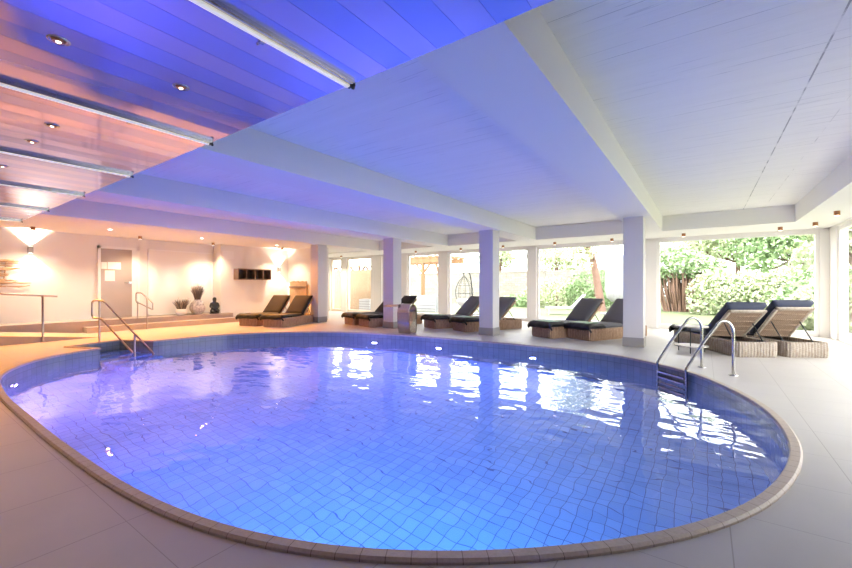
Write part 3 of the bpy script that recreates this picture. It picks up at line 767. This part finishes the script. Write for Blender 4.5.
def cushion(x0, x1, hw, z0, z1, dome=.02, r=.04):
    bm = bmesh.new(); bmesh.ops.create_grid(bm, x_segments=14, y_segments=8, size=.5); bm.free()
    mb = MB(); nx, ny = 16, 10; top = []; bot = []
    def g(u, r_): return 1
    vs = []; 
    for side in (1, 0):
        for i in range(nx + 1):
            for j in range(ny + 1):
                u = i / nx; v = j / ny
                x = x0 + (x1 - x0) * (.5 - .5 * math.cos(PI * u) if 0 else u); y = -hw + 2 * hw * v
                du = min(u, 1 - u) * (x1 - x0); dv = min(v, 1 - v) * 2 * hw; e = min(1, min(du, dv) / r)
                ed = math.sqrt(max(0, 1 - (1 - e) ** 2))
                mid = (z0 + z1) / 2; hh = (z1 - z0) / 2
                z = mid + (hh * (.35 + .65 * ed) + (dome * math.sin(PI * u) * math.sin(PI * v))) * (1 if side else -1)
                if not side: z = mid - hh * (.35 + .65 * ed)
                vs.append((x, y, z))
    m = (nx + 1) * (ny + 1); fs = []
    idx = lambda s, i, j: s * m + i * (ny + 1) + j
    for i in range(nx):
        for j in range(ny):
            fs.append((idx(0, i, j), idx(0, i + 1, j), idx(0, i + 1, j + 1), idx(0, i, j + 1)))
            fs.append((idx(1, i, j), idx(1, i, j + 1), idx(1, i + 1, j + 1), idx(1, i + 1, j)))
    for i in range(nx):
        fs.append((idx(0, i, 0), idx(1, i, 0), idx(1, i + 1, 0), idx(0, i + 1, 0))); fs.append((idx(0, i, ny), idx(0, i + 1, ny), idx(1, i + 1, ny), idx(1, i, ny)))
    for j in range(ny):
        fs.append((idx(0, 0, j), idx(0, 0, j + 1), idx(1, 0, j + 1), idx(1, 0, j))); fs.append((idx(0, nx, j), idx(1, nx, j), idx(1, nx, j + 1), idx(0, nx, j + 1)))
    mb.add(vs, fs, True); return mb
def make_lounger(wick, cush, sheen, label, thick=.135, back=43):
    root = empty('wicker_lounger', (0, 0, 0), 0, label, 'sun lounger', 'wicker loungers around the pool')
    wall_ring(0, LN, HW, .09, 0, BH, wick, root, 'base')
    MB().box(.06, LN - .06, -HW + .055, HW - .055, .17, .20).build('slat_deck', 'walnut_dark', root)
    HX = 1.22; ang = R(back); PLn = .80
    # backrest pivot
    rm = Matrix.Translation((HX, 0, BH + .005)) @ Matrix.Rotation(-ang, 4, 'Y')
    mb = MB().rbox(0, PLn, -HW + .02, -HW + .075, -.025, .02, .012, 2).rbox(0, PLn, HW - .075, HW - .02, -.025, .02, .012, 2).rbox(PLn - .06, PLn, -HW + .02, HW - .02, -.025, .02, .012, 2)
    o = mb.build('backrest_frame', wick, root); o.matrix_local = rm
    mb = MB().box(0, PLn - .05, -HW + .07, HW - .07, -.012, .008)
    for k in range(5): mb.rbox(.02 + .15 * k, .05 + .15 * k, -HW + .07, HW - .07, -.020, -.008, .005, 1)
    p = mb.build('backrest_weave', 'weave', root); p.matrix_local = rm
    o = cushion(-.02, PLn + .05, HW - .008 if thick > .15 else HW - .015, .018, thick, .02, .06).build('back_cushion', cush, root); o.matrix_local = rm
    cushion(.02, HX + .02, HW - .015, BH - .002, BH + .085, .012, .04).build('seat_cushion', cush, root)
    # props
    for s in (-1, 1):
        t0 = rm @ Vector((.45, s * (HW - .10), -.03))
        MB().tube([t0, (HX + .62, s * (HW - .10), BH - .05)], .010, 6).build('prop_bar', 'dark_metal', root)
    # folded dark cover hanging over the foot end
    mb = MB(); nx, ny = 12, 14; vs = []
    prf = [(-.03, BH - .035), (-.075, BH + .005), (-.085, BH + .05), (-.05, BH + .10), (.02, BH + .115), (.12, BH + .112), (.22, BH + .108), (.32, BH + .112), (.40, BH + .108), (.46, BH + .095), (.475, BH + .07)]
    for i, (x, z) in enumerate(prf):
        for j in range(ny + 1):
            v = j / ny * 2 - 1; yy = v * (HW + .045); e = max(0, abs(v) - .86) / .14
            vs.append((x + .012 * math.sin(j * 1.3 + i), yy, z - e * e * .045 + .006 * math.sin(i * 1.7 + j * .9)))
    fs = []
    for i in range(len(prf) - 1):
        for j in range(ny): a = i * (ny + 1) + j; fs.append((a, a + ny + 1, a + ny + 2, a + 1))
    mb.add(vs, fs, True); o = mb.build('foot_cover', 'cover_black', root)
    s_ = o.modifiers.new('solid', 'SOLIDIFY'); s_.thickness = .035; s_.offset = -1
    if sheen:  # thin raised sheet stands in for the window reflection on the cover
        mb = MB(); vs = []
        for i in range(9):
            for j in range(11):
                vs.append((.0 + .40 * i / 8 , -.26 + .52 * j / 10 + .01 * math.sin(i * 2), BH + .121 + .004 * math.sin(i + j * .8)))
        fs = [(i * 11 + j, (i + 1) * 11 + j, (i + 1) * 11 + j + 1, i * 11 + j + 1) for i in range(8) for j in range(10)]
        mb.add(vs, fs, True); o = mb.build('sheen_sheet', 'sheen_green', root); s_ = o.modifiers.new('solid', 'SOLIDIFY'); s_.thickness = .008; s_.offset = 1
        o['label'] = 'pale green sheet painted as window sheen'
    return root
def place(root, corner, ang, side):
    """corner = footprint corner at the foot; side=+1: it is the left (+y) corner, -1 the right one"""
    a = R(ang); d = Vector((math.cos(a), math.sin(a), 0)); n = Vector((-d.y, d.x, 0))
    p = Vector((corner[0], corner[1], 0)) - n * side * HW
    root.location = p; root.rotation_euler = (0, 0, a)
lg = make_lounger('wicker', 'cushion_grey', True, 'wicker lounger with dark cushion directly left of the big right column')
place(lg, (-2.10, 9.42), 62, -1)
def more(src, corner, ang, side, label):
    c = copy_tree(src); c['label'] = label; place(c, corner, ang, side); return c
more(lg, (-3.57, 9.66), 62, 1, 'wicker lounger with grey cushion, left one of the pair by the big right column')
more(lg, (-5.87, 9.62), 65, 1, 'wicker lounger partly hidden behind the second column from right')
more(lg, (-7.0, 9.80), 65, 1, 'wicker lounger just left of the second column from right')
lb = make_lounger('wicker', 'cushion_brown', False, 'dark brown lounger in front of the slatted screen, nearer the left column')
place(lb, (-11.04, 6.99), 111, 1)
more(lb, (-11.98, 6.76), 111, 1, 'dark brown lounger at far left, below the cubby shelf')
more(lb, (-8.88, 8.92), 74, 1, 'brown lounger crossing behind the spout column, nearer the pool')
more(lb, (-9.72, 9.10), 74, 1, 'brown lounger farther left behind the spout column')
ln_ = make_lounger('wicker_lit', 'cushion_navy', False, 'brightly lit wicker lounger seen from behind, navy cushion, nearer the ladder', .20, 42)
# given by head corners: head-left corner when looking from head to foot
def place_head(root, hl, ang_hf):
    a = R(ang_hf); d = Vector((math.cos(a), math.sin(a), 0)); n = Vector((d.y, -d.x, 0))  # n to the right when facing the foot
    head = Vector((hl[0], hl[1], 0)) + n * HW; foot = head + d * LN
    root.location = foot; root.rotation_euler = (0, 0, a + PI)
place_head(ln_, (.47, 8.79), 121)
l10 = make_lounger('wicker_lit', 'cushion_navy', False, 'brightly lit wicker lounger seen from behind, navy cushion, nearest the room corner', .20, 47); place_head(l10, (1.20, 9.27), 121)

# low round side table between ladder and loungers
r = empty('side_table', (-.20, 9.02, 0), 0, 'low round side table with beige shelf beside the navy lounger', 'side table')
MB().lathe([(.26, .110), (.275, .115), (.275, .127), (.26, .133)], n=28).build('lower_shelf', 'stone_table', r)
MB().lathe([(.26, .475), (.275, .48), (.275, .495), (.26, .50)], n=28).build('top', 'stone_table', r)
for k in range(3):
    a = 2 * PI * k / 3 + .5; MB().tube([(.24 * math.cos(a), .24 * math.sin(a), 0), (.24 * math.cos(a), .24 * math.sin(a), .48)], .009, 8).build('leg', 'dark_metal', r)

# ------------------------------------------------------------------ garden
mb = MB().box(-40, 40, 13.75, 60, -.25, -.10).box(2.72, 40, -20, 13.75, -.25, -.10)
struct(mb, 'ground', 'lawn', 'bright green lawn outside the windows', 'lawn')
mb = MB().box(-20, 2.72, 13.76, 15.6, -.098, -.03).box(2.72, 4.3, -8, 15.6, -.098, -.03)
struct(mb, 'terrace', 'terrace', 'pale paved terrace strip along the windows', 'terrace')
def leaves(blobs, n, size, mat, seed, parent, name='foliage', hollow=.75):
    g = np.random.default_rng(seed); vols = np.array([b[3] * b[4] * b[5] for b in blobs]) ** (2 / 3); vols /= vols.sum()
    V_ = []; k = g.choice(len(blobs), n, p=vols)
    d = g.normal(size=(n, 3)); d /= np.linalg.norm(d, axis=1)[:, None]; rad = hollow + (1.06 - hollow) * g.random(n) ** .7
    B_ = np.array(blobs)[k]; c = B_[:, :3] + d * rad[:, None] * B_[:, 3:6]
    a = g.normal(size=(n, 3)) + d * .6; a /= np.linalg.norm(a, axis=1)[:, None]; b = np.cross(a, g.normal(size=(n, 3))); b /= np.linalg.norm(b, axis=1)[:, None]; e = np.cross(a, b)
    s = size * (.6 + .8 * g.random(n))[:, None]
    v = np.stack([c - b * s, c + e * s * .5, c + b * s, c - e * s * .5], 1).reshape(-1, 3)
    me = bpy.data.meshes.new(name); me.from_pydata(v.tolist(), [], np.arange(4 * n).reshape(n, 4).tolist()); me.materials.append(M[mat])
    o = bpy.data.objects.new(name, me); COL.objects.link(o); o.parent = parent; return o
# rhododendron with bare brown stems
def garden(px, Y, py=None):   # world X at pixel column px on the plane Y
    A_ = R(35.14); u = (px - 426) / 395; dx_ = u * math.cos(A_) - math.sin(A_); dy_ = u * math.sin(A_) + math.cos(A_); return dx_ * Y / dy_
x_ = garden(684, 25)
r = empty('rhododendron_bush', (x_, 25, -.1), 0, 'big rhododendron with bare brown stems left of the hedge', 'bush')
leaves([(-.5, 0, 2.55, 1.5, 1.0, .85), (.9, 0, 2.2, .9, .9, .6), (-1.6, .3, 1.9, .7, .8, .9)], 6000, .10, 'leaf', 1, r)
leaves([(-.5, 0, 2.6, 1.5, 1.0, .85), (.9, 0, 2.25, .9, .9, .6)], 700, .08, 'blossom', 2, r, 'blossoms', .97)
mb = MB(); random.seed(5)
for k in range(110):
    a = random.uniform(-1.2, 1.3); mb.tube([(a * .75, random.uniform(-.4, .4) - .1, 0), (a, random.uniform(-.7, .4) - .1, 1.1), (a * 1.15, random.uniform(-.7, .4), 2.1)], [.05, .045, .03], 5, False)
mb.build('stems', 'bark', r)
# hedge
x0_, x1_ = garden(722, 23), garden(846, 23)
r = empty('flowering_hedge', ((x0_ + x1_) / 2, 23, -.1), 0, 'long low pale green flowering hedge behind the navy loungers', 'hedge')
bl = []; random.seed(11); wv = (x1_ - x0_) / 2 + .6
for k in range(16): bl.append((-wv + 2 * wv * k / 15, random.uniform(-.4, .4), .85 + .1 * math.sin(k), .8, .8, 1.1 + .15 * math.sin(k * 1.7)))
leaves(bl, 9500, .095, 'leaf_pale', 3, r); leaves(bl, 2500, .09, 'leaf', 13, r, 'inner_foliage', .6); leaves(bl, 1100, .07, 'blossom', 4, r, 'blossoms', .98)
# bushes right side & behind
def bush(px, Y, z, rx, ry, rz, n, mat, seed, lab, size=.09):
    x = garden(px, Y); r = empty('garden_bush', (x, Y, -.1), 0, lab, 'bush', 'bushes in the garden')
    leaves([(0, 0, z, rx, ry, rz), (rx * .6, .3, z * .8, rx * .6, ry * .7, rz * .7), (-rx * .6, .2, z * .7, rx * .6, ry * .7, rz * .7)], n, size, mat, seed, r)
    MB().tube([(0, 0, 0), (.05, 0, z * .6), (.0, .1, z)], [.06, .05, .03], 6).build('stem', 'bark', r); return r
bush(556, 25.0, 1.0, 1.9, 1.0, .9, 3000, 'leaf_pale', 21, 'pale green bush before the stone terrace left of the trunk')
bush(594, 24.5, 1.2, 1.5, 1.0, 1.1, 3200, 'leaf', 22, 'green bush at the foot of the garden tree')
bush(636, 26.5, 1.7, 1.3, 1.1, 1.7, 3000, 'leaf_dark', 23, 'dark green bush right of the white parasol')
bush(515, 24.5, .35, 1.1, .7, .45, 1600, 'leaf', 24, 'small low bush beside the second column')
# trees behind
def tree(px, Y, h, rr, n, mat, seed, lab, bark='bark', lean=0, size=.13, tw=.17):
    x = garden(px, Y); r = empty('garden_tree', (x, Y, -.1), 0, lab, 'tree', 'trees beyond the garden'); g_ = random.Random(seed)
    bl = [(lean + g_.uniform(-1, 1) * rr * .7, g_.uniform(-1, 1) * rr * .5, h * g_.uniform(.45, 1.0), rr * g_.uniform(.35, .6), rr * .5, rr * g_.uniform(.3, .5)) for _ in range(9)]
    leaves(bl, n, size, mat, seed, r, hollow=.3)
    mb = MB().tube(catmull([(0, 0, 0), (lean * .3, 0, h * .35), (lean * .7, .1, h * .7), (lean, 0, h)], 4), [tw - tw * .6 * k / 12 for k in range(13)], 8)
    for b in bl[:6]: mb.tube([(lean * .5, 0, h * .45), (b[0] * .6, b[1] * .6, b[2] * .8), (b[0], b[1], b[2])], [.07, .05, .02], 5, False)
    mb.build('trunk', bark, r); return r
tree(738, 33, 6.4, 3.6, 6000, 'leaf_pale', 31, 'pale leafy tree seen through the widest window, left part', size=.15)
tree(792, 31, 6.2, 3.0, 6000, 'leaf', 32, 'bright green tree seen above the hedge, right part', size=.14)
tree(688, 38, 7, 3.2, 4000, 'leaf_pale', 33, 'pale tree high above the rhododendron', size=.15)
tree(602, 22.5, 7.0, 2.4, 2600, 'leaf_pale', 34, 'leaning reddish trunk left of the white parasol', 'bark_pale', -1.3, .11, .22)
tree(556, 35, 4.6, 2.6, 4000, 'leaf_pale', 35, 'pale young tree above the stone terrace', size=.14)
tree(855, 19, 4.6, 2.2, 5200, 'leaf_pale', 36, 'leafy tree outside the right wall window', size=.13)
tree(500, 34, 6.2, 2.2, 3000, 'leaf_pale', 37, 'pale tree beyond the garden wall near the second column', size=.14)
bush(850, 16.2, .8, 1.2, .9, .9, 3500, 'leaf_pale', 38, 'pale bush outside the right wall window')
bush(835, 17.3, 1.0, 1.2, .9, 1.0, 3500, 'leaf', 39, 'green bush just outside the room corner')
# garden walls
xa, xb = garden(380, 29), garden(545, 29)
struct(MB().box(xa, xb, 29, 29.3, -.1, 2.3).box(xa, xb, 28.97, 29.35, 2.3, 2.38), 'wall_boundary', 'garden_stone', 'pale stone garden wall beyond the egg chair', 'wall')
xa, xb = garden(536, 31), garden(655, 31)
struct(MB().box(xa, xb, 30, 30.3, -.1, 1.5).box(xa, xb, 31.6, 32.0, -.1, 2.5), 'wall_terraced', 'garden_stone', 'terraced dry stone wall behind the tree trunk', 'wall')
xa, xb = garden(318, 15.4), garden(378, 15.4)
r = struct(MB().box(xa - .8, xb, 15.4, 15.55, -.1, 2.12), 'wall_screen', 'warm_render', 'warm cream textured screen wall outside the left windows', 'wall')
# pergola
xa, xb = garden(398, 17.6), garden(442, 17.6); xc = garden(423, 17.6)
r = empty('timber_pergola', ((xa + xb) / 2, 17.6, -.1), 0, 'light timber pergola with diagonal braces outside the window', 'pergola')
hw = (xb - xa) / 2
MB().box(-hw - .5, hw + .3, -.08, .08, 2.62, 2.86).box(-hw - .5, hw + .3, 1.6, 1.76, 2.62, 2.86).build('beam', 'timber', r)
for xx in (-hw, xc - (xa + xb) / 2, hw):
    MB().box(xx - .075, xx + .075, -.075, .075, 0, 2.62).build('post', 'timber', r)
    for s in (-1, 1): MB().tube([(xx, 0, 2.0), (xx + s * .5, 0, 2.6)], .055, 6).build('brace', 'timber', r)
mb = MB()
for k in range(9): mb.box(-hw - .4 + k * (2 * hw + .6) / 8 - .04, -hw - .4 + k * (2 * hw + .6) / 8 + .04, -.3, 2.0, 2.86, 2.98)
mb.build('rafters', 'timber', r)
MB().tube([(hw - .55, .3, 2.6), (hw - .15, .3, .2)], .045, 6).build('prop', 'timber', r)
# dark gabled carport behind the screen
r = empty('gabled_shelter', ((garden(352, 16.8)), 16.8, -.1), 0, 'dark timber braces of a shelter above the cream screen', 'shelter')
mb = MB()
for k in range(4):
    xx = -1.9 + 1.25 * k
    mb.tube([(xx, 0, 2.05), (xx + .5, 0, 2.5)], .06, 5).tube([(xx + 1.0, 0, 2.05), (xx + .5, 0, 2.5)], .06, 5).box(xx - .05, xx + .05, -.05, .05, 0, 2.6)
mb.build('braces', 'timber_dark', r); MB().box(-2.4, 3.2, -.08, .08, 2.45, 2.52).box(-2.4, 3.2, -.08, .08, 2.08, 2.2).build('beam', 'timber', r)
# planters
for px_, w_, Y_, h_, lab in [(429, .55, 16.2, .80, 'grey slatted planter box in front of the pergola'), (368, .36, 14.7, .62, 'grey planter box before the cream screen')]:
    r = empty('planter_box', (garden(px_, Y_), Y_, -.03), 0, lab, 'planter', 'grey planter boxes on the terrace'); 
    MB().box(-w_, w_, -.25, .25, 0, h_).build('box', 'planter_grey', r)
    mb = MB()
    for k in range(5): mb.box(-w_ - .01, w_ + .01, -.27, -.25, .02 + k * h_ / 5, k * h_ / 5 + h_ / 5 - .02)
    mb.build('slats', 'lounge_grey', r)
# hanging egg chair
Y_ = 15.3; x_ = garden(464, Y_)
r = empty('egg_chair', (x_, Y_, -.03), 0, 'hanging egg chair with grey cushion outside the window', 'hanging chair')
mb = MB(); hh = .95
for k in range(9):
    a = PI * .15 + PI * 1.7 * k / 8; pts = []
    for j in range(13):
        t_ = j / 12; z = .35 + 1.35 * t_; rr = .42 * math.sin(PI * min(1, t_ * .92 + .06)) ** .8; pts.append((rr * math.cos(a), rr * math.sin(a) * .8, z))
    mb.tube(pts, .009, 5)
for z in (.6, .95, 1.3):
    rr = .42 * math.sin(PI * min(1, ((z - .35) / 1.35) * .92 + .06)) ** .8
    mb.tube([(rr * math.cos(PI * .15 + PI * 1.7 * k / 20), rr * math.sin(PI * .15 + PI * 1.7 * k / 20) * .8, z) for k in range(21)], .008, 5)
mb.build('cage', 'dark_metal', r)
MB().lathe([(.12, .38), (.30, .48), (.34, .66), (.26, .72)], n=18).build('cushion', 'lounge_grey', r)
MB().tube(catmull([(0, .75, 0), (0, .72, 1.2), (0, .45, 1.95), (0, .0, 2.0), (0, 0, 1.70)], 5), .025, 8).lathe([(.5, 0), (.5, .03)], (0, .5, 0), 20).build('stand', 'dark_metal', r)
# wall camera/lamp on garden wall
# outdoor sun beds
def sunbed(x, y, rz, lab):
    r = empty('outdoor_lounger', (x, y, -.1), rz, lab, 'sun lounger', 'white loungers on the lawn')
    MB().rbox(0, 1.25, -.33, .33, .28, .36, .03, 2).build('seat', 'outdoor_white', r)
    o = MB().rbox(0, .85, -.33, .33, -.03, .05, .03, 2).build('backrest', 'outdoor_white', r); o.matrix_local = Matrix.Translation((1.2, 0, .32)) @ Matrix.Rotation(-R(48), 4, 'Y')
    for xx in (.15, 1.3):
        for s in (-1, 1): MB().box(xx - .025, xx + .025, s * .30 - .025, s * .30 + .025, 0, .30).build('leg', 'outdoor_white', r)
sunbed(garden(545, 18.6), 18.6, R(20), 'white outdoor lounger on the lawn left of the trunk')
sunbed(garden(603, 16.0), 15.8, R(20), 'white outdoor lounger beneath the closed parasol')
# closed parasol
Y_ = 17.4; x_ = garden(615, Y_)
r = empty('closed_parasol', (x_, Y_, -.1), 0, 'closed white parasol standing on the lawn', 'parasol')
MB().tube([(0, 0, 0), (0, 0, 3.3)], .025, 8).lathe([(.3, 0), (.3, .06), (.05, .08)], (0, 0, 0), 20).build('pole', 'outdoor_white', r)
mb = MB(); prof_ = [(.15, .72), (.33, .86), (.42, 1.2), (.41, 1.7), (.36, 2.3), (.28, 2.9), (.12, 3.2), (.03, 3.3)]; vs = []; n_ = 32
for (rr, z) in prof_:
    for k in range(n_): q = .82 * rr * (1 + .10 * math.cos(8 * 2 * PI * k / n_)); vs.append((q * math.cos(2 * PI * k / n_), q * math.sin(2 * PI * k / n_), z))
fs = [(i * n_ + k, i * n_ + (k + 1) % n_, (i + 1) * n_ + (k + 1) % n_, (i + 1) * n_ + k) for i in range(len(prof_) - 1) for k in range(n_)]
mb.add(vs, fs, True); mb.build('canopy', 'outdoor_white', r)

light('SUN', 'sun', (0, -5, 30), 3.2, (1, .96, .88), .02, (.3, 1, -1.35))
# ------------------------------------------------------------------ world, camera
w = bpy.data.worlds.new('sky'); scn.world = w; w.use_nodes = True
bg = w.node_tree.nodes['Background']; bg.inputs[0].default_value = (1, .99, .975, 1); bg.inputs[1].default_value = 7.0
cam = bpy.data.cameras.new('camera'); co_ = bpy.data.objects.new('camera', cam); COL.objects.link(co_)
co_.location = (0, 0, 1.25); co_.rotation_euler = (R(90), 0, R(35.14)); cam.sensor_width = 36; cam.lens = 395 / 852 * 36; cam.shift_y = 2 / 852; cam.clip_start = .02
scn.camera = co_
vs_ = scn.view_settings; vs_.view_transform = 'Standard'; vs_.look = 'None'; vs_.gamma = 1; vs_.use_curve_mapping = False; vs_.exposure = .38
cy = scn.cycles
cy.use_denoising = True; cy.denoiser = 'OPENIMAGEDENOISE'
cy.max_bounces = 10; cy.diffuse_bounces = 5; cy.glossy_bounces = 5; cy.transmission_bounces = 8; cy.transparent_max_bounces = 12
cy.caustics_reflective = False; cy.caustics_refractive = True; cy.sample_clamp_indirect = 6; cy.blur_glossy = .5
